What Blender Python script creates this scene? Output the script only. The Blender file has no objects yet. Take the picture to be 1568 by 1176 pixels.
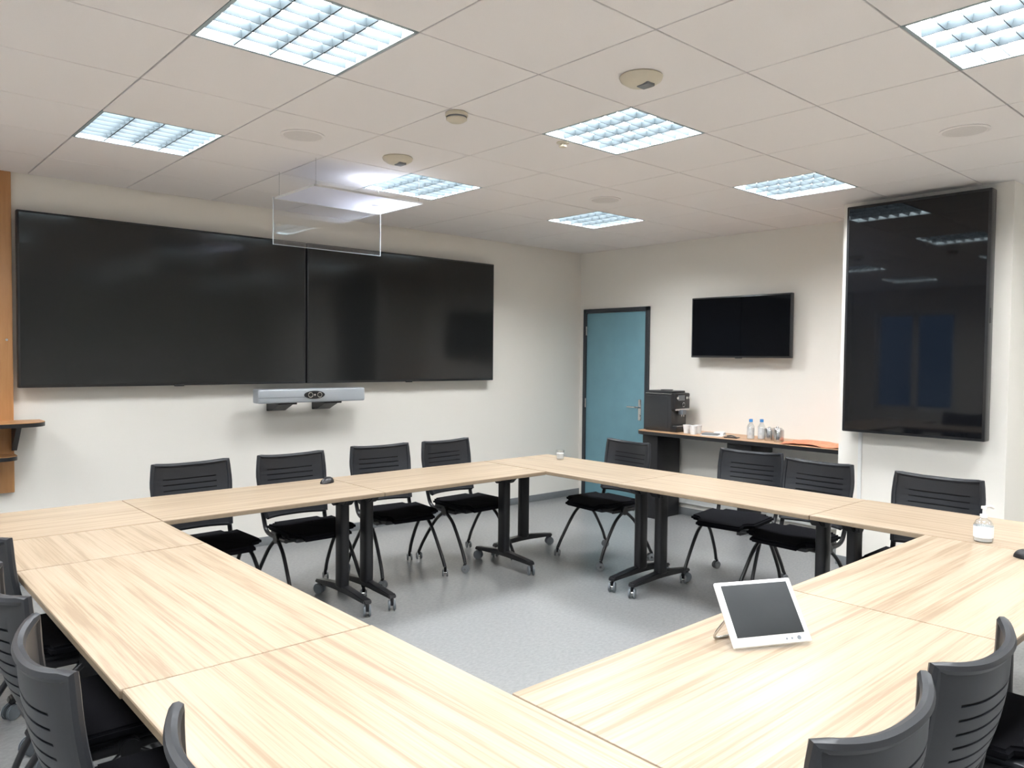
import bpy, bmesh, math, random
from mathutils import Vector, Matrix
random.seed(4)
H=2.72
# ------------------------------------------------------------ materials
def newmat(name):
    m=bpy.data.materials.new(name); m.use_nodes=True
    nt=m.node_tree; b=nt.nodes['Principled BSDF']
    return m,nt,b
def pm(name,col,rough=0.5,metal=0.0,spec=0.5,var=0.04,scale=40,bump=0.0,coat=0.0):
    m,nt,b=newmat(name)
    b.inputs['Roughness'].default_value=rough
    b.inputs['Metallic'].default_value=metal
    b.inputs['Specular IOR Level'].default_value=spec
    b.inputs['Coat Weight'].default_value=coat
    tc=nt.nodes.new('ShaderNodeTexCoord')
    n=nt.nodes.new('ShaderNodeTexNoise'); n.inputs['Scale'].default_value=scale; n.inputs['Detail'].default_value=3
    nt.links.new(tc.outputs['Object'],n.inputs['Vector'])
    r=nt.nodes.new('ShaderNodeValToRGB')
    r.color_ramp.elements[0].position=0.3; r.color_ramp.elements[1].position=0.7
    r.color_ramp.elements[0].color=(*[c*(1-var) for c in col],1)
    r.color_ramp.elements[1].color=(*[min(1,c*(1+var)) for c in col],1)
    nt.links.new(n.outputs['Fac'],r.inputs['Fac']); nt.links.new(r.outputs['Color'],b.inputs['Base Color'])
    if bump>0:
        bp=nt.nodes.new('ShaderNodeBump'); bp.inputs['Strength'].default_value=bump; bp.inputs['Distance'].default_value=0.002
        nt.links.new(n.outputs['Fac'],bp.inputs['Height']); nt.links.new(bp.outputs['Normal'],b.inputs['Normal'])
    return m
def emis(name,col,st):
    m,nt,b=newmat(name)
    b.inputs['Base Color'].default_value=(*col,1)
    b.inputs['Emission Color'].default_value=(*col,1); b.inputs['Emission Strength'].default_value=st
    return m
def glassmat(name,tint=(1,1,1),alpha=0.85,rough=0.02):
    m,nt,b=newmat(name)
    out=nt.nodes['Material Output']
    t=nt.nodes.new('ShaderNodeBsdfTransparent'); t.inputs['Color'].default_value=(*tint,1)
    g=nt.nodes.new('ShaderNodeBsdfGlossy'); g.inputs['Roughness'].default_value=rough
    mx=nt.nodes.new('ShaderNodeMixShader'); mx.inputs['Fac'].default_value=1-alpha
    nt.links.new(t.outputs[0],mx.inputs[1]); nt.links.new(g.outputs[0],mx.inputs[2]); nt.links.new(mx.outputs[0],out.inputs['Surface'])
    return m
def transl(name,col):
    m,nt,b=newmat(name); out=nt.nodes['Material Output']
    d=nt.nodes.new('ShaderNodeBsdfDiffuse'); d.inputs['Color'].default_value=(*col,1)
    t=nt.nodes.new('ShaderNodeBsdfTranslucent'); t.inputs['Color'].default_value=(*col,1)
    c=nt.nodes.new('ShaderNodeBsdfTransparent'); c.inputs['Color'].default_value=(.95,.96,1,1)
    mx=nt.nodes.new('ShaderNodeMixShader'); mx.inputs['Fac'].default_value=.5
    nt.links.new(d.outputs[0],mx.inputs[1]); nt.links.new(t.outputs[0],mx.inputs[2])
    m2=nt.nodes.new('ShaderNodeMixShader'); m2.inputs['Fac'].default_value=.15
    nt.links.new(mx.outputs[0],m2.inputs[1]); nt.links.new(c.outputs[0],m2.inputs[2]); nt.links.new(m2.outputs[0],out.inputs['Surface'])
    return m
def woodmat(name,c1,c2,c3,rough=0.38,sx=0.55,sy=16,lo=.36,hi=.66):
    m,nt,b=newmat(name); b.inputs['Roughness'].default_value=rough
    tc=nt.nodes.new('ShaderNodeTexCoord'); oi=nt.nodes.new('ShaderNodeObjectInfo')
    mul=nt.nodes.new('ShaderNodeMath'); mul.operation='MULTIPLY'; mul.inputs[1].default_value=37.0
    nt.links.new(oi.outputs['Random'],mul.inputs[0])
    ad=nt.nodes.new('ShaderNodeVectorMath'); ad.operation='ADD'
    nt.links.new(tc.outputs['Object'],ad.inputs[0]); nt.links.new(mul.outputs[0],ad.inputs[1])
    mp=nt.nodes.new('ShaderNodeMapping'); mp.inputs['Scale'].default_value=(sx,sy,1)
    nt.links.new(ad.outputs[0],mp.inputs['Vector'])
    n=nt.nodes.new('ShaderNodeTexNoise'); n.inputs['Scale'].default_value=1.6; n.inputs['Detail'].default_value=5; n.inputs['Roughness'].default_value=0.62; n.inputs['Distortion'].default_value=0.5
    nt.links.new(mp.outputs[0],n.inputs['Vector'])
    mp2=nt.nodes.new('ShaderNodeMapping'); mp2.inputs['Scale'].default_value=(sx*2.5,sy*7,1)
    nt.links.new(ad.outputs[0],mp2.inputs['Vector'])
    n2=nt.nodes.new('ShaderNodeTexNoise'); n2.inputs['Scale'].default_value=1.6; n2.inputs['Detail'].default_value=3
    nt.links.new(mp2.outputs[0],n2.inputs['Vector'])
    mixf=nt.nodes.new('ShaderNodeMath'); mixf.operation='MULTIPLY_ADD'; mixf.inputs[1].default_value=0.35
    nt.links.new(n2.outputs['Fac'],mixf.inputs[0])
    m2=nt.nodes.new('ShaderNodeMath'); m2.operation='MULTIPLY'; m2.inputs[1].default_value=0.68
    nt.links.new(n.outputs['Fac'],m2.inputs[0]); nt.links.new(m2.outputs[0],mixf.inputs[2])
    r=nt.nodes.new('ShaderNodeValToRGB'); e=r.color_ramp.elements
    e[0].position=lo; e[0].color=(*c3,1); e[1].position=hi; e[1].color=(*c1,1)
    k=e.new((lo+hi)/2); k.color=(*c2,1)
    nt.links.new(mixf.outputs[0],r.inputs['Fac']); nt.links.new(r.outputs['Color'],b.inputs['Base Color'])
    return m
M={}
M['wall']=pm('wall_paint',(0.83,0.795,0.73),0.75,var=0.012,scale=220,bump=0.15,spec=0.25)
M['tile']=pm('ceiling_tile',(0.83,0.80,0.785),0.9,var=0.02,scale=300,bump=0.2,spec=0.1)
M['gap']=pm('ceiling_grid',(0.34,0.34,0.32),0.6)
M['white']=pm('white_plastic',(0.78,0.78,0.76),0.35,var=0.01)
M['cream']=pm('cream_plastic',(0.64,0.58,0.46),0.4,var=0.01)
M['speaker']=pm('speaker_grille',(0.68,0.65,0.63),0.8,var=0.06,scale=400)
M['black']=pm('black_powdercoat',(0.010,0.010,0.012),0.38,var=0.1)
M['plastic']=pm('chair_plastic',(0.0155,0.017,0.021),0.42,var=0.08,scale=200)
M['slot']=pm('chair_slot_black',(0.006,0.006,0.007),0.8)
M['fabric']=pm('chair_fabric',(0.006,0.006,0.008),0.95,var=0.25,scale=500,bump=0.5,spec=0.12)
M['rubber']=pm('castor_grey',(0.16,0.18,0.20),0.5)
M['chrome']=pm('brushed_metal',(0.6,0.6,0.6),0.25,metal=1.0,var=0.03)
M['screen']=pm('display_glass',(0.005,0.0055,0.007),0.04,var=0.02,spec=0.37)
M['screenm']=pm('display_matte_glass',(0.015,0.016,0.016),0.11,var=0.02,spec=0.40)
M['tabscreen']=pm('tablet_glass',(0.030,0.033,0.035),0.45,var=0.02,spec=0.25)
M['bezel']=pm('display_bezel',(0.016,0.017,0.019),0.3,var=0.05)
M['silver']=pm('silver_mesh',(0.42,0.45,0.48),0.45,metal=0.3,var=0.15,scale=600)
M['door']=pm('door_teal',(0.160,0.32,0.38),0.5,var=0.03,scale=8)
M['frame']=pm('door_frame_dark',(0.03,0.035,0.042),0.45)
M['base']=pm('baseboard_grey',(0.20,0.21,0.22),0.5)
M['orange']=woodmat('beech_veneer',(0.55,0.29,0.125),(0.49,0.245,0.10),(0.42,0.20,0.075),0.4,8,1)
M['wood']=woodmat('light_oak_laminate',(0.420,0.335,0.245),(0.375,0.292,0.205),(0.285,0.208,0.138),0.36,lo=.42,hi=.605)
M['edge']=pm('table_edge_band',(0.26,0.195,0.13),0.45,var=0.05)
M['counter']=woodmat('counter_beech',(0.60,0.38,0.23),(0.54,0.32,0.18),(0.46,0.27,0.14),0.4,8,1)
M['emit']=emis('fluorescent_panel',(0.95,0.975,1.0),62)
M['louvre']=pm('louvre_blade',(0.042,0.053,0.059),0.4,spec=0.35,var=0.05)
M['housing']=pm('luminaire_housing',(0.36,0.43,0.45),0.4,var=0.02)
M['acrylic']=glassmat('clear_acrylic',(0.95,0.955,0.965),0.92)
M['acredge']=pm('acrylic_edge',(0.50,0.54,0.58),0.2,var=0.02)
M['frost']=transl('frosted_tray',(0.84,0.86,0.94))
M['glass']=glassmat('window_glass',(0.95,0.97,1.0),0.9)
M['coffee']=pm('coffee_machine_grey',(0.045,0.047,0.05),0.3,metal=0.4)
M['blue']=pm('blue_cap',(0.05,0.25,0.6),0.4)
M['cloth']=pm('orange_cloth',(0.75,0.28,0.16),0.85,var=0.15,scale=60,bump=0.3)
M['paper']=pm('paper_white',(0.8,0.8,0.8),0.7)
M['clear']=glassmat('clear_plastic',(0.93,0.95,0.96),0.8,0.08)
# floor
m,nt,b=newmat('vinyl_floor'); b.inputs['Roughness'].default_value=0.27
tc=nt.nodes.new('ShaderNodeTexCoord')
n=nt.nodes.new('ShaderNodeTexNoise'); n.inputs['Scale'].default_value=38; n.inputs['Detail'].default_value=6; n.inputs['Roughness'].default_value=0.65
mp=nt.nodes.new('ShaderNodeMapping'); mp.inputs['Scale'].default_value=(1,1.8,1); mp.inputs['Rotation'].default_value=(0,0,0.6)
nt.links.new(tc.outputs['Object'],mp.inputs['Vector']); nt.links.new(mp.outputs[0],n.inputs['Vector'])
r=nt.nodes.new('ShaderNodeValToRGB'); e=r.color_ramp.elements
e[0].position=0.32;e[0].color=(0.205,0.209,0.209,1);e[1].position=0.70;e[1].color=(0.268,0.269,0.267,1)
nt.links.new(n.outputs['Fac'],r.inputs['Fac']); nt.links.new(r.outputs['Color'],b.inputs['Base Color'])
M['floor']=m
# ------------------------------------------------------------ mesh builder
class MB:
    def __init__(s): s.bm=bmesh.new(); s.mats=[]
    def mi(s,k):
        if k not in s.mats: s.mats.append(k)
        return s.mats.index(k)
    def add(s,t,mat,Mx=None):
        if Mx is not None: bmesh.ops.transform(t,matrix=Mx,verts=t.verts)
        i=s.mi(mat)
        for f in t.faces: f.material_index=i
        me=bpy.data.meshes.new('tmp'); t.to_mesh(me); t.free(); s.bm.from_mesh(me); bpy.data.meshes.remove(me)
    def box(s,lo,hi,mat,bev=0.0,Mx=None,seg=2):
        t=bmesh.new(); bmesh.ops.create_cube(t,size=1)
        c=[(lo[i]+hi[i])/2 for i in range(3)]; d=[abs(hi[i]-lo[i]) for i in range(3)]
        for v in t.verts: v.co=Vector((c[0]+v.co.x*d[0],c[1]+v.co.y*d[1],c[2]+v.co.z*d[2]))
        if bev>0: bmesh.ops.bevel(t,geom=t.edges[:],offset=min(bev,min(d)*0.49),segments=seg,affect='EDGES',profile=0.5)
        s.add(t,mat,Mx)
    def cyl(s,p0,p1,r,mat,r2=None,seg=20,Mx=None,bev=0):
        p0=Vector(p0);p1=Vector(p1);d=p1-p0
        t=bmesh.new(); bmesh.ops.create_cone(t,cap_ends=True,segments=seg,radius1=r,radius2=r if r2 is None else r2,depth=d.length)
        if bev>0:
            es=[e for e in t.edges if abs(e.verts[0].co.z-e.verts[1].co.z)<1e-6]
            bmesh.ops.bevel(t,geom=es,offset=bev,segments=2,affect='EDGES')
        q=d.to_track_quat('Z','Y').to_matrix().to_4x4()
        bmesh.ops.transform(t,matrix=Matrix.Translation((p0+p1)/2)@q,verts=t.verts)
        s.add(t,mat,Mx)
    def tube(s,pts,r,mat,seg=10,Mx=None,smooth=6,flat=1.0):
        P=[Vector(p) for p in pts]
        if smooth and len(P)>2:
            Q=[]
            for i in range(len(P)-1):
                p0=P[max(i-1,0)];p1=P[i];p2=P[i+1];p3=P[min(i+2,len(P)-1)]
                for k in range(smooth):
                    u=k/smooth
                    Q.append(0.5*((2*p1)+(-p0+p2)*u+(2*p0-5*p1+4*p2-p3)*u*u+(-p0+3*p1-3*p2+p3)*u**3))
            Q.append(P[-1]); P=Q
        t=bmesh.new(); rings=[]
        up=None
        for i,p in enumerate(P):
            d=(P[min(i+1,len(P)-1)]-P[max(i-1,0)]).normalized()
            if up is None:
                up=Vector((0,0,1)) if abs(d.z)<0.9 else Vector((1,0,0))
            a=d.cross(up).normalized(); bb=a.cross(d).normalized(); up=bb
            rings.append([t.verts.new(p+a*math.cos(2*math.pi*k/seg)*r+bb*math.sin(2*math.pi*k/seg)*r*flat) for k in range(seg)])
        for i in range(len(rings)-1):
            for k in range(seg):
                t.faces.new((rings[i][k],rings[i][(k+1)%seg],rings[i+1][(k+1)%seg],rings[i+1][k]))
        t.faces.new(rings[0][::-1]); t.faces.new(rings[-1])
        bmesh.ops.recalc_face_normals(t,faces=t.faces)
        s.add(t,mat,Mx)
    def lathe(s,prof,mat,seg=32,Mx=None):
        t=bmesh.new(); rings=[]
        for (r,z) in prof:
            if r<1e-5: rings.append([t.verts.new((0,0,z))])
            else: rings.append([t.verts.new((r*math.cos(2*math.pi*k/seg),r*math.sin(2*math.pi*k/seg),z)) for k in range(seg)])
        for i in range(len(rings)-1):
            A,B=rings[i],rings[i+1]
            for k in range(seg):
                k2=(k+1)%seg
                if len(A)==1 and len(B)==1: continue
                if len(A)==1: t.faces.new((A[0],B[k2],B[k]))
                elif len(B)==1: t.faces.new((A[k],A[k2],B[0]))
                else: t.faces.new((A[k],A[k2],B[k2],B[k]))
        bmesh.ops.recalc_face_normals(t,faces=t.faces)
        s.add(t,mat,Mx)
    def prism(s,poly,z0,z1,mat,bev=0,Mx=None):
        t=bmesh.new()
        vs=[t.verts.new((x,y,z0)) for x,y in poly]; f=t.faces.new(vs)
        ex=bmesh.ops.extrude_face_region(t,geom=[f])
        for v in ex['geom']:
            if isinstance(v,bmesh.types.BMVert): v.co.z=z1
        bmesh.ops.recalc_face_normals(t,faces=t.faces)
        if bev>0: bmesh.ops.bevel(t,geom=t.edges[:],offset=bev,segments=2,affect='EDGES')
        s.add(t,mat,Mx)
    def surf(s,fn,sv,tv,thick,mat,skip=None,Mx=None):
        t=bmesh.new(); g=[[t.verts.new(fn(a,b)) for a in sv] for b in tv]
        for j in range(len(tv)-1):
            for i in range(len(sv)-1):
                if skip and skip(i,j): continue
                t.faces.new((g[j][i],g[j][i+1],g[j+1][i+1],g[j+1][i]))
        bmesh.ops.recalc_face_normals(t,faces=t.faces)
        bmesh.ops.solidify(t,geom=t.faces[:],thickness=thick)
        lo=[v for v in t.verts if not v.link_faces]
        if lo: bmesh.ops.delete(t,geom=lo,context='VERTS')
        s.add(t,mat,Mx)
    def mesh(s,name,angle=35):
        me=bpy.data.meshes.new(name); s.bm.to_mesh(me); s.bm.free()
        for k in s.mats: me.materials.append(M[k])
        for p in me.polygons: p.use_smooth=True
        me.set_sharp_from_angle(angle=math.radians(angle))
        return me
def obj(name,me,loc=(0,0,0),rz=0.0):
    o=bpy.data.objects.new(name,me); bpy.context.collection.objects.link(o)
    o.location=loc; o.rotation_euler=(0,0,rz); return o
def mk(name,mb,loc=(0,0,0),rz=0.0,angle=35): return obj(name,mb.mesh(name,angle),loc,rz)
R90=math.pi/2
YZ=Matrix(((0,0,1,0),(1,0,0,0),(0,1,0,0),(0,0,0,1)))
# ------------------------------------------------------------ room
XW=-8.4; YS=-9.0; HT=H+0.1
b=MB(); b.box((XW-.2,YS-.2,-.1),(.2,.2,0),'floor'); mk('floor',b)
b=MB(); b.box((XW-.2,0,0),(.2,.2,HT),'wall'); mk('wall_north',b)
b=MB(); b.box((0,YS,0),(.2,0,HT),'wall'); mk('wall_east',b)
b=MB(); b.box((XW-.2,YS-.2,0),(.2,YS,HT),'wall'); mk('wall_south',b)
b=MB()
wins=[(-1.65,-0.4),(-4.3,-3.05),(-6.9,-5.65)]; z0,z1=0.75,2.35
ys=[0]; 
for (a,c) in wins: ys+= [c,a]
ys.append(YS)
for i in range(0,len(ys),2): b.box((XW-.2,ys[i+1],0),(XW,ys[i],HT),'wall')
for (a,c) in wins:
    b.box((XW-.2,a,0),(XW,c,z0),'wall'); b.box((XW-.2,a,z1),(XW,c,HT),'wall')
mk('wall_west',b)
for i,(a,c) in enumerate(wins):
    b=MB(); x0,x1=XW-.12,XW-.06
    b.box((x0,a,z0),(x1,a+.06,z1),'white',.004); b.box((x0,c-.06,z0),(x1,c,z1),'white',.004)
    b.box((x0,a,z0),(x1,c,z0+.06),'white',.004); b.box((x0,a,z1-.06),(x1,c,z1),'white',.004)
    mid=(a+c)/2; b.box((x0,mid-.05,z0),(x1,mid+.05,z1),'white',.004)
    b.box((XW-.095,a+.05,z0+.05),(XW-.088,c-.05,z1-.05),'glass')
    mk('window_%d'%(i+1),b)
b=MB(); b.box((-.65,-4.40,0),(0,-3.29,HT),'wall'); mk('wall_pier',b)
b=MB(); b.box((-.668,-3.47,0.07),(-.65,-3.445,1.15),'white',.003); mk('trim_1',b)
# ceiling
cx=[-.56-.6*i for i in range(14)]; xs=[0]+[v for v in cx if v>XW]+[XW]
cy=[-.02-.6*i for i in range(16)]; yl=[0]+[v for v in cy if v>YS]+[YS]
lx=[-7.16,-5.36,-3.56,-1.76]; ly=[-1.82,-3.62,-5.42,-7.22]
b=MB(); g=0.0035
for i in range(len(xs)-1):
    for j in range(len(yl)-1):
        xa,xb=xs[i+1],xs[i]; ya,yb=yl[j+1],yl[j]
        if any(abs(xa-q)<.02 for q in lx) and any(abs(ya-q)<.02 for q in ly): continue
        b.box((xa,ya,H+.012),(xb,yb,H+.03),'gap')
        if xb-xa>.03 and yb-ya>.03:
            b.box((xa+g,ya+g,H),(xb-g,yb-g,H+.014),'tile',.0015,seg=1)
mk('ceiling',b,angle=20)
# ceiling light
b=MB(); w=.30
for sx in (-1,1):
    b.box((sx*w,-w,0),(sx*(w-.014),w,.11),'housing'); b.box((-w,sx*w,0),(w,sx*(w-.014),.11),'housing')
b.box((-w,-w,.10),(w,w,.115),'housing')
b.box((-w+.014,-w+.014,.046),(w-.014,w-.014,.050),'emit')
iw=w-.014
for k in range(1,4):
    x=-iw+2*iw*k/4
    b.prism([(x-.012,.032),(x+.012,.032),(x+.003,0.003),(x-.003,0.003)],-iw,iw,'louvre',Mx=Matrix.Rotation(R90,4,'X'))
for k in range(1,7):
    y=-iw+2*iw*k/7
    t=Matrix.Rotation(R90,4,'Z')@Matrix.Rotation(R90,4,'X')
    b.prism([(y-.009,.032),(y+.009,.032),(y+.0015,0.003),(y-.0015,0.003)],-iw,iw,'louvre',Mx=t)
lm=b.mesh('ceiling_light')
for x in lx:
    for y in ly: obj('ceiling_light',lm,(x+.3,y+.3,H+.001))
# baseboards
b=MB(); b.box((XW,-.012,0),(0,0,.07),'base',.003); mk('baseboard_north',b)
b=MB(); b.box((-.012,-3.29,0),(0,-1.0,.07),'base',.003); mk('baseboard_east',b)
b=MB(); b.box((-.662,-4.40,0),(-.65,-3.29,.07),'base',.003); b.box((-.662,-4.412,0),(0,-4.40,.07),'base',.003); mk('baseboard_pier',b)
b=MB(); b.box((-.05,-3.28,.12),(0,-1.25,.24),'white',.006); mk('trim_2',b)
# ------------------------------------------------------------ door
b=MB(); ya,yb=-.985,-.07
b.box((-.03,ya,0),(-.001,ya+.045,2.09),'frame',.004); b.box((-.03,yb-.045,0),(-.001,yb,2.09),'frame',.004); b.box((-.03,ya,2.045),(-.001,yb,2.09),'frame',.004)
b.box((-.018,ya+.048,.008),(-.002,yb-.048,2.042),'door',.002)
for z in (.25,1.05,1.85): b.cyl((-.028,yb-.05,z-.05),(-.028,yb-.05,z+.05),.009,'chrome')
b.box((-.026,ya+.085,.90),(-.017,ya+.125,1.12),'chrome',.006)
b.cyl((-.02,ya+.105,1.04),(-.075,ya+.105,1.04),.011,'chrome')
b.tube([(-.07,ya+.105,1.04),(-.075,ya+.14,1.04),(-.07,ya+.235,1.04)],.010,'chrome')
b.cyl((-.02,ya+.105,.95),(-.032,ya+.105,.95),.012,'chrome')
mk('door_1',b)
# ------------------------------------------------------------ displays
def display(name,wd,ht,dp,loc,rz,bez=.014,logo=True,body=.05,sm='screenm'):
    b=MB()
    b.box((-wd/2,-dp,-ht/2),(wd/2,-dp+body,ht/2),'bezel',.006)
    b.box((-wd/2+.12,-dp+body,-ht/2+.12),(wd/2-.12,-dp+body+.03,ht/2-.12),'bezel',.01)
    b.box((-.3,-dp+body+.02,-.2),(.3,0,.2),'black',.004)
    b.box((-wd/2+bez,-dp-.0015,-ht/2+bez*1.3),(wd/2-bez,-dp+.004,ht/2-bez),sm)
    if logo: b.box((-.035,-dp-.004,-ht/2-.006),(.035,-dp+.01,-ht/2+.008),'bezel',.003)
    return mk(name,b,loc,rz)
display('wall_display',2.025,1.155,.10,(-4.425,0,1.895),0)
display('wall_display',2.025,1.155,.10,(-2.39,0,1.895),0)
display('wall_television',1.03,.57,.12,(0,-2.09,1.85),-R90,body=.04,sm='screen')
b=MB(); 
b.box((-.47,-.14,-.82),(.47,-.05,.82),'bezel',.008)
b.box((-.3,-.06,-.6),(.3,0,.6),'black',.004)
b.box((-.45,-.1415,-.80),(.45,-.13,.80),'screen')
b.box((.467,-.12,-.05),(.474,-.08,.05),'bezel',.002)
mk('portrait_wall_display',b,(-.65,-3.845,1.85),-R90)
# video bar
b=MB()
b.box((-.47,-.26,-.055),(.47,-.15,.055),'silver',.012,seg=3)
b.box((-.468,-.262,-.012),(-.05,-.25,-.010),'bezel'); 
b.prism([(.09*math.cos(a)*1.0,.032*math.sin(a)) for a in [2*math.pi*k/28 for k in range(28)]],0,.012,'black',Mx=Matrix.Translation((0,-.255,.005))@Matrix.Rotation(R90,4,'X'))
for x in (-.04,.04):
    b.cyl((x,-.265,.005),(x,-.275,.005),.022,'chrome'); b.cyl((x,-.27,.005),(x,-.2785,.005),.016,'screen')
b.cyl((0,-.262,.005),(0,-.27,.005),.008,'chrome')
for x in (-.24,.16):
    b.box((x-.06,-.24,-.070),(x+.10,-.02,-.055),'black',.003)
    b.prism([(-.24,-.065),(-.02,-.065),(-.02,-.12),(-.09,-.125)],x-.05,x+.07,'black',Mx=YZ)
    b.box((x-.05,-.02,-.13),(x+.09,0,0),'black',.003)
mk('video_conference_bar',b,(-3.42,0,1.225))
# left wood panel + shelf
b=MB(); b.box((-6.6,-.04,.63),(-5.455,0,H-.002),'orange',.004)
for z in (1.63,): b.cyl((-5.49,-.04,z),(-5.49,-.047,z),.008,'chrome')
mk('wood_wall_panel',b)
def shelf(name,x0,x1,dp,z,rr):
    b=MB(); poly=[(x0,-.04),(x0,-dp)]
    for k in range(9):
        a=-R90+R90*k/8; poly.append((x1-rr+rr*math.cos(a),-dp+rr+rr*math.sin(a)))
    poly.append((x1,-.04))
    b.prism(poly,z-.028,z-.003,'black'); b.prism([(x,min(y,-.041)) for x,y in poly],z-.003,z,'orange')
    b.prism([(-.04,z-.028),(-dp+.12,z-.028),(-.04,z-.2)],x1-.16,x1-.13,'black',Mx=YZ)
    mk(name,b)
shelf('wall_shelf',-6.5,-5.31,.34,1.105,.14)
shelf('wall_shelf',-6.5,-5.455,.22,.885,.08)
# ------------------------------------------------------------ counter
YE=-1.17
b=MB(); poly=[(0,-3.285),(0,YE),(-.36,YE)]
for k in range(1,8):
    a=R90*k/7; poly.append((-.36-.12*math.sin(a),YE-.12+.12*math.cos(a)))
poly.append((-.48,-3.285))
b.prism(poly,.815,.847,'black'); b.prism([(x*0.998,y) for x,y in poly],.847,.850,'counter')
b.box((-.42,-1.42,0),(-.06,-1.24,.815),'black',.003)
b.box((-.40,-2.32,0),(-.06,-2.28,.815),'black',.003); b.box((-.42,-2.42,0.72),(-.06,-2.18,.815),'black',.003)
mk('wall_counter',b)
# coffee machine (faces -Y)
b=MB()
b.box((-.21,-.02,.0),(.03,.30,.37),'coffee',.012)
b.box((-.21,-.08,.0),(.03,0,.055),'black',.006)
b.box((-.195,-.075,.053),(.015,-.015,.060),'chrome',.001)
for k in range(6): b.box((-.18+.03*k,-.07,.060),(-.17+.03*k,-.02,.062),'black')
b.box((-.21,-.06,.21),(.03,0,.37),'black',.012)
b.box((-.205,-.063,.205),(.025,-.058,.222),'chrome',.002)
b.box((-.12,-.085,.165),(-.06,-.03,.21),'rubber',.006)
for x in (-.105,-.075): b.cyl((x,-.06,.165),(x,-.06,.145),.006,'chrome')
b.box((-.16,-.064,.30),(-.06,-.058,.35),'rubber',.002)
for x in (-.18,-.035,.0): b.cyl((x,-.058,.325),(x,-.07,.325),.013,'chrome')
b.cyl((-.09,-.058,.26),(-.09,-.072,.26),.022,'chrome'); b.cyl((-.09,-.07,.26),(-.09,-.075,.26),.016,'black')
b.box((-.2,-.01,.37),(.02,.28,.392),'coffee',.008)
b.cyl((-.1,.12,.392),(-.1,.12,.400),.06,'black')
b.box((-.213,.02,.03),(-.209,.27,.34),'coffee',.002)
b.box((-.214,-.02,.36),(-.209,.29,.365),'chrome')
mk('coffee_machine',b,(-.16,-1.52,.851))
b=MB(); b.tube([(-.01,-1.08,1.15),(-.02,-1.09,.95),(-.05,-1.10,.80),(-.03,-1.10,.4),(-.03,-1.09,.01)],.004,'black'); b.box((-.012,-1.12,1.12),(-.001,-1.05,1.19),'white',.003); mk('power_cable',b)
# counter items
b=MB(); b.lathe([(0,0),(.028,0),(.036,.07),(.038,.08),(.034,.08),(.026,.008),(0,.008)],'paper')
cup=b.mesh('paper_cup')
for p in ((-.33,-1.69),(-.27,-1.77),(-.37,-1.79)): obj('paper_cup',cup,(p[0],p[1],.8505))
b=MB(); b.box((-.09,-.1,0),(.09,.1,.006),'paper',.001); b.box((-.07,-.06,.006),(.05,.09,.022),'base',.004); b.box((.0,-.09,.006),(.08,.0,.03),'paper',.004)
mk('napkin_tray',b,(-.30,-1.96,.8505),.3)
b=MB(); b.box((-.04,-.06,0),(.04,.06,.008),'black',.003); b.tube([(-.03,-.05,.012),(.0,0,.02),(.02,.05,.012)],.006,'chrome'); mk('cutlery_set',b,(-.36,-2.19,.8505),.2)
b=MB(); b.lathe([(0,0),(.03,0),(.033,.01),(.033,.11),(.013,.145),(.013,.15),(0,.15)],'clear'); b.lathe([(0,.005),(.029,.005),(.029,.1),(0,.1)],'paper'); b.lathe([(.016,.15),(.016,.175),(0,.178)],'blue')
bt=b.mesh('water_bottle')
for p in ((-.30,-2.34),(-.24,-2.41)): obj('water_bottle',bt,(p[0],p[1],.8505))
b=MB(); b.lathe([(0,0),(.04,0),(.042,.01),(.042,.1),(.038,.108),(.012,.112),(.01,.12),(0,.12)],'chrome')
cn=b.mesh('metal_canister')
for p in ((-.30,-2.52),(-.34,-2.63),(-.22,-2.55)): obj('metal_canister',cn,(p[0],p[1],.8505))
b=MB(); 
def cl(a,c): return Vector((a*.17+.02*math.sin(c*5),c*.28,.010+.006*math.sin(a*6+c*4)+.003*math.cos(c*9)))
b.surf(cl,[-1+.1*i for i in range(21)],[-1+.1*i for i in range(21)],.003,'cloth'); mk('orange_cloth',b,(-.27,-2.98,.853),.05)
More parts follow.
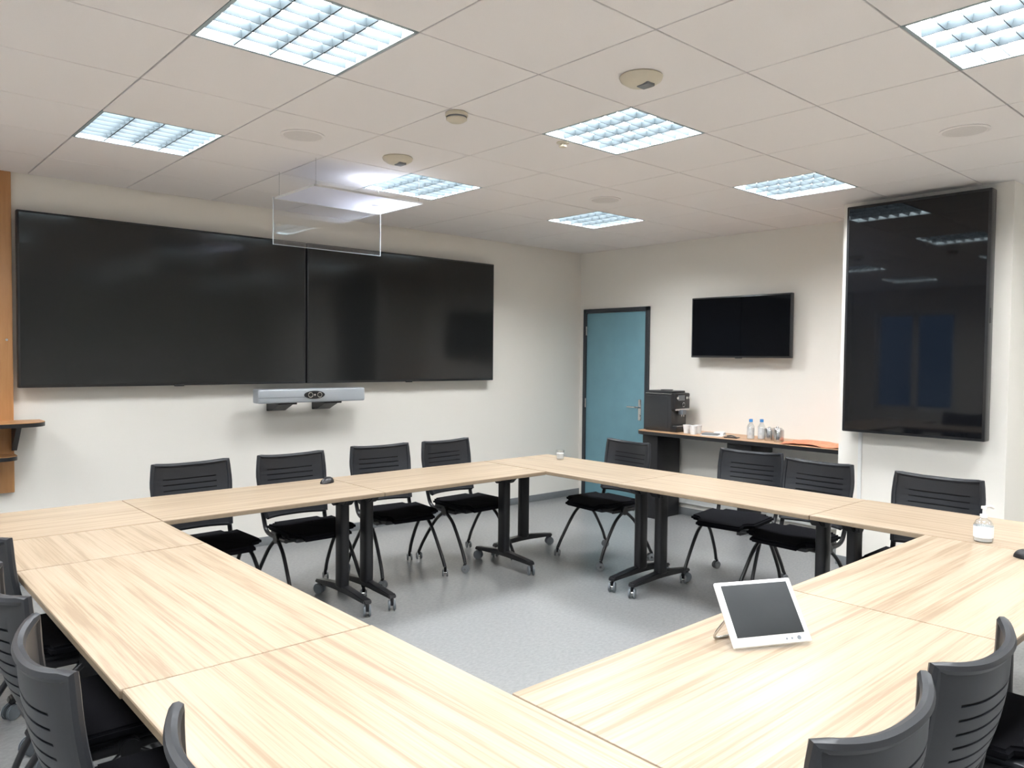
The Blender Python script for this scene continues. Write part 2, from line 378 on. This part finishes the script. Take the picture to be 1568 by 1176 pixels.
# ------------------------------------------------------------ tables
def castor(b,x,y,z,mat,r=.03,tw=.012,ang=0):
    Mx=Matrix.Translation((x,y,z))@Matrix.Rotation(ang,4,'Z')
    for s_ in (-1,1): b.cyl((s_*.010,0,0),(s_*(.010+tw),0,0),r,mat,Mx=Mx,bev=.004,seg=20)
    b.cyl((-.02,0,0),(.02,0,0),.008,'chrome',Mx=Mx)
    b.tube([(0,-.012,0),(0,-.008,r*.9),(0,.0,r+.016)],.010,'black',Mx=Mx,seg=8)
tabmesh={}
def table(L,loc,rz,legs=True):
    key=(round(L,2),legs)
    if key not in tabmesh:
        b=MB(); D=.695
        b.box((-L/2,-D/2,.716),(L/2,D/2,.738),'edge',.002,seg=1)
        b.box((-L/2+.001,-D/2+.001,.7375),(L/2-.001,D/2-.001,.740),'wood',.001,seg=1)
        if legs:
            b.box((-L/2+.12,-.03,.66),(L/2-.12,.03,.70),'black',.006)
            for s_ in (-1,1):
                x=s_*(L/2-.085)
                b.box((x-.030,-.045,.10),(x+.030,.045,.66),'black',.02,seg=3)
                b.box((x-.05,-.22,.700),(x+.05,.22,.716),'black',.004)
                b.prism([(-.07,.63),(.07,.63),(.15,.70),(-.15,.70)],x-.03,x+.03,'black',bev=.006,Mx=YZ)
                b.cyl((x-s_*.05,0.03,.655),(x+s_*.035,0.03,.655),.035,'black',bev=.004)
                b.prism([(-.31,.075),(-.30,.098),(-.06,.125),(.06,.125),(.30,.098),(.31,.075),(.05,.085),(-.05,.085)],x-.026,x+.026,'black',bev=.005,Mx=YZ)
                for q in (-1,1): castor(b,x,q*.295,.034,'rubber',.034,.012,.5*q)
        tabmesh[key]=b.mesh('conference_table',30)
    obj('conference_table',tabmesh[key],loc,rz)
G=.003
def trow(x0,x1,yc): table(x1-x0-G,((x0+x1)/2,yc,0),0)
def tcol(y0,y1,xc): table(y1-y0-G,(xc,(y0+y1)/2,0),R90)
trow(-6.46,-5.17,-1.73); trow(-5.17,-3.91,-1.73); trow(-3.91,-2.57,-1.73)
tcol(-2.74,-1.38,-2.215); tcol(-4.03,-2.74,-2.22); tcol(-5.31,-4.03,-2.215)
trow(-5.165,-3.855,-4.945); trow(-3.855,-2.565,-4.945)
tcol(-5.30,-3.97,-5.515); tcol(-3.97,-2.64,-5.520)
table(.55,(-5.52,-2.36,0),R90)
# ------------------------------------------------------------ chairs
b=MB()
t=bmesh.new(); bmesh.ops.create_cube(t,size=1)
for v in t.verts: v.co=Vector((v.co.x*.46,v.co.y*.45,v.co.z*.034))
bmesh.ops.bevel(t,geom=[e for e in t.edges if abs(e.verts[0].co.z-e.verts[1].co.z)>.01],offset=.07,segments=5,affect='EDGES')
bmesh.ops.bevel(t,geom=[e for e in t.edges if abs(e.verts[0].co.z-e.verts[1].co.z)<.001 and len(e.link_faces)==2 and abs(e.calc_face_angle(0))>1],offset=.010,segments=3,affect='EDGES')
for v in t.verts:
    v.co.z+=.446+.25*v.co.x**2-(.35*max(0,v.co.y-.08)**2*3); v.co.y+=.02
b.add(t,'fabric')
b.box((-.19,-.17,.405),(.19,.19,.432),'plastic',.01)
def backf(s_,t_):
    wdt=.205+.030*math.sin(min(1,t_*1.3)*R90)-.010*max(0,t_-.7)/.3
    z=.505+.368*t_+.018*abs(s_)**2.5*t_
    y=-.235-.085*t_+.035*math.sin(t_*math.pi)*(-.6)+.058*abs(s_)**2.4
    return Vector((s_*wdt,y,z))
tv=[0,.08,.16]; slots=[]
tt=.16
for k in range(7):
    tv.append(tt+.072); slots.append(len(tv)-1); tv.append(tt+.072+.018); tt+=.090
tv+= [tt+.07,.92,1.0]
tv=sorted(tv); sl=set(slots)
sgrid=[-1+.1*i for i in range(21)]
for oy in (-.006,.006):
    b.surf(lambda s_,t_: backf(s_,t_)+Vector((0,oy,0)),sgrid,tv,.003,'plastic',skip=lambda i,j:(j in sl and 3<=i<=16))
b.surf(lambda s_,t_: backf(s_*.97,.02+t_*.95),sgrid,[k/12 for k in range(13)],.001,'slot')
b.tube([backf(-1,k/12) for k in range(13)]+[backf(-1+.1*k,1) for k in range(1,21)]+[backf(1,1-k/12) for k in range(1,13)],.0145,'plastic',smooth=0,seg=8)
b.tube([backf(-1+.1*k,0) for k in range(21)],.011,'plastic',smooth=0,seg=8)
for s_ in (-1,1):
    b.tube([(s_*.228,-.225,.62),(s_*.215,-.215,.50),(s_*.212,-.17,.42),(s_*.21,-.05,.405),(s_*.21,.10,.405)],.014,'black')
    b.cyl((s_*.20,-.01,.405),(s_*.235,-.01,.405),.032,'black',bev=.004)
    b.tube([(s_*.222,-.01,.405),(s_*.228,.09,.33),(s_*.238,.20,.16),(s_*.245,.245,.07)],.012,'black')
    b.tube([(s_*.222,-.01,.405),(s_*.23,-.11,.32),(s_*.245,-.22,.16),(s_*.255,-.265,.07)],.012,'black')
    castor(b,s_*.245,.25,.028,'base',.028,.010,.6*s_); castor(b,s_*.255,-.27,.028,'base',.028,.010,-.4)
b.tube([(-.21,.08,.40),(.21,.08,.40)],.011,'black'); b.tube([(-.21,-.12,.40),(.21,-.12,.40)],.011,'black')
ch=b.mesh('office_chair',40)
def chair(x,y,face,j=0):
    a=face+j
    obj('office_chair',ch,(x-.31*math.sin(a),y+.31*math.cos(a),0),a)
F_S=math.pi; F_W=R90; F_E=-R90; F_N=0
for x,y,j in ((-4.73,-1.16,.05),(-4.07,-1.14,.0),(-3.34,-1.08,-.08),(-2.76,-1.10,.06)): chair(x,y,F_S,j)
for x,y,j in ((-1.60,-2.07,-.1),(-1.40,-3.02,.12),(-1.55,-3.60,-.05),(-1.62,-4.34,.0)): chair(x,y,F_W,j)
for x,y,j in ((-5.95,-4.72,.03),(-6.06,-3.98,-.03),(-6.04,-3.36,0),(-5.97,-2.57,.05)): chair(x,y,F_E,j)
for x,y,j in ((-4.91,-5.395,-.03),(-4.39,-5.40,-.01),(-3.74,-5.50,0)): chair(x,y,F_N,j)
# ------------------------------------------------------------ ceiling devices
def ceil(name,parts,x,y):
    b=MB()
    for mat,prof in parts: b.lathe(prof,mat)
    return mk(name,b,(x,y,H))
ceil('smoke_detector',[('cream',[(0,-.005),(.05,0),(.055,-.004),(.055,-.016),(.05,-.02)]),('base',[(.046,-.018),(.044,-.028)]),('cream',[(.05,-.028),(.05,-.034),(.035,-.044),(0,-.046)])],-4.10,-2.99)
def dome(x,y):
    b=MB(); b.lathe([(.085,0),(.09,-.006),(.085,-.018),(.06,-.034),(.03,-.042),(0,-.044)],'cream')
    b.box((-.02,-.05,-.048),(.03,.01,-.030),'base',.006)
    mk('motion_sensor',b,(x,y,H))
def spk(x,y): ceil('ceiling_speaker',[('tile',[(.115,0),(.117,-.004),(.105,-.007),(.1,-.004)]),('speaker',[(.1,-.004),(.0,-.004)])],x,y)
dome(-3.84,-3.90); dome(-3.84,-2.09)
spk(-4.46,-2.12); spk(-2.06,-4.55); spk(-2.06,-2.15)
ceil('sprinkler_head',[('cream',[(.035,0),(.035,-.005),(.016,-.008),(.014,-.018),(.022,-.020),(.020,-.026),(0,-.027)])],-3.37,-2.99)
# suspended acrylic tray
b=MB()
b.box((-4.21,-1.77,2.55),(-3.43,-1.24,2.556),'frost',.002)
for (p,q) in (((-4.21,-1.77),(-3.43,-1.766)),((-4.21,-1.244),(-3.43,-1.24)),((-4.21,-1.77),(-4.206,-1.24)),((-3.434,-1.77),(-3.43,-1.24))):
    b.box((p[0],p[1],2.548),(q[0],q[1],2.560),'white')
b.box((-4.22,-1.24,2.26),(-3.42,-1.236,2.56),'acrylic')
b.box((-4.22,-1.241,2.258),(-3.42,-1.235,2.261),'acredge')
for x in (-4.222,-3.422): b.box((x,-1.241,2.258),(x+.003,-1.235,2.56),'acredge')
for x in (-4.19,-3.45):
    for y in (-1.75,-1.26): b.tube([(x,y,2.558),(x,y,H-.001)],.0015,'chrome',seg=6)
b.cyl((-3.62,-1.5,2.556),(-3.62,-1.5,2.58),.03,'white',r2=.02)  # added cone seated under the glow spot
mk('suspended_acrylic_tray',b)
sp=bpy.data.lights.new('added_tray_glow','SPOT'); sp.energy=2.0; sp.color=(.84,.9,1); sp.spot_size=math.radians(140); sp.spot_blend=1; sp.shadow_soft_size=.02  # added spot standing in for light reflected off the tray onto the ceiling
so=bpy.data.objects.new('added_tray_glow',sp); bpy.context.collection.objects.link(so); so.location=(-3.66,-1.5,2.60)
so.rotation_euler=(math.pi,0,0)
# ------------------------------------------------------------ table items
b=MB()
Mt=Matrix.Translation((0,0,.008))@Matrix.Rotation(-math.radians(38),4,'X')
b.box((-.125,-.005,0),(.125,.008,.19),'white',.005,Mx=Mt,seg=3)
b.box((-.108,-.0065,.027),(.108,-.004,.178),'tabscreen',.0005,Mx=Mt)
b.cyl((.085,-.0045,.013),(.085,-.0068,.013),.006,'rubber',Mx=Mt)
for x in (.045,.062): b.cyl((x,-.0045,.013),(x,-.006,.013),.003,'rubber',Mx=Mt)
b.tube([(-.12,.055,.07),(-.128,.10,.006),(-.05,.11,.006),(.05,.11,.006),(.128,.10,.006),(.12,.055,.07)],.004,'chrome',smooth=8)
mk('desk_touch_panel',b,(-4.415,-4.865,.742),-.463)
b=MB(); b.lathe([(0,0),(.036,0),(.04,.006),(.04,.075),(.03,.095),(.014,.105),(.014,.112),(0,.112)],'clear')
b.lathe([(0,.004),(.035,.004),(.036,.06),(0,.062)],'paper'); b.lathe([(.0405,.02),(.0405,.07)],'paper')
b.lathe([(.016,.108),(.016,.122),(.006,.124),(.006,.146),(.012,.147),(.012,.158),(0,.160)],'white')
b.tube([(0,0,.153),(.035,-.01,.156),(.06,-.02,.146)],.006,'white')
mk('hand_sanitizer_bottle',b,(-2.50,-4.82,.741))
def mouse(x,y,r):
    b=MB(); t=bmesh.new(); bmesh.ops.create_uvsphere(t,u_segments=24,v_segments=12,radius=1)
    for v in t.verts: v.co=Vector((v.co.x*.06,v.co.y*.035,max(0,v.co.z)*.037*(1+.2*v.co.x)))
    b.add(t,'black'); b.box((-.056,-.002,.0),(-.02,.002,.029),'base',.001); mk('computer_mouse',b,(x,y,.741),r)
mouse(-4.01,-1.56,.5); mouse(-2.70,-5.05,1.5)
b=MB(); b.lathe([(0,0),(.028,0),(.034,.075),(.032,.075),(.026,.008),(0,.008)],'clear'); b.lathe([(0,.009),(.0255,.009),(.029,.05),(0,.05)],'paper')
mk('drinking_glass',b,(-2.03,-1.69,.741))
# ------------------------------------------------------------ world + camera
w=bpy.data.worlds.new('dusk'); bpy.context.scene.world=w; w.use_nodes=True
bg=w.node_tree.nodes['Background']; bg.inputs['Color'].default_value=(.10,.20,.36,1); bg.inputs['Strength'].default_value=1.9
ya=math.radians(48.0); p=math.radians(2.0); rl=.010
Fv=Vector((math.cos(ya),math.sin(ya),0)); Rv=Vector((math.sin(ya),-math.cos(ya),0)); Z=Vector((0,0,1))
Fp=Fv*math.cos(p)-Z*math.sin(p); Up=Z*math.cos(p)+Fv*math.sin(p)
Uc=Up*math.cos(rl)-Rv*math.sin(rl); Rc=Rv*math.cos(rl)+Up*math.sin(rl)
cam=bpy.data.cameras.new('camera'); co=bpy.data.objects.new('camera',cam); bpy.context.collection.objects.link(co)
mw=Matrix.Identity(4)
for i in range(3): mw[i][0]=Rc[i]; mw[i][1]=Uc[i]; mw[i][2]=-Fp[i]
mw[0][3],mw[1][3],mw[2][3]=-6.39,-5.95,1.55
co.matrix_world=mw; cam.sensor_width=36; cam.lens=27.0; cam.clip_start=.05
sc=bpy.context.scene; sc.camera=co
sc.view_settings.view_transform='Standard'; sc.view_settings.exposure=0.17
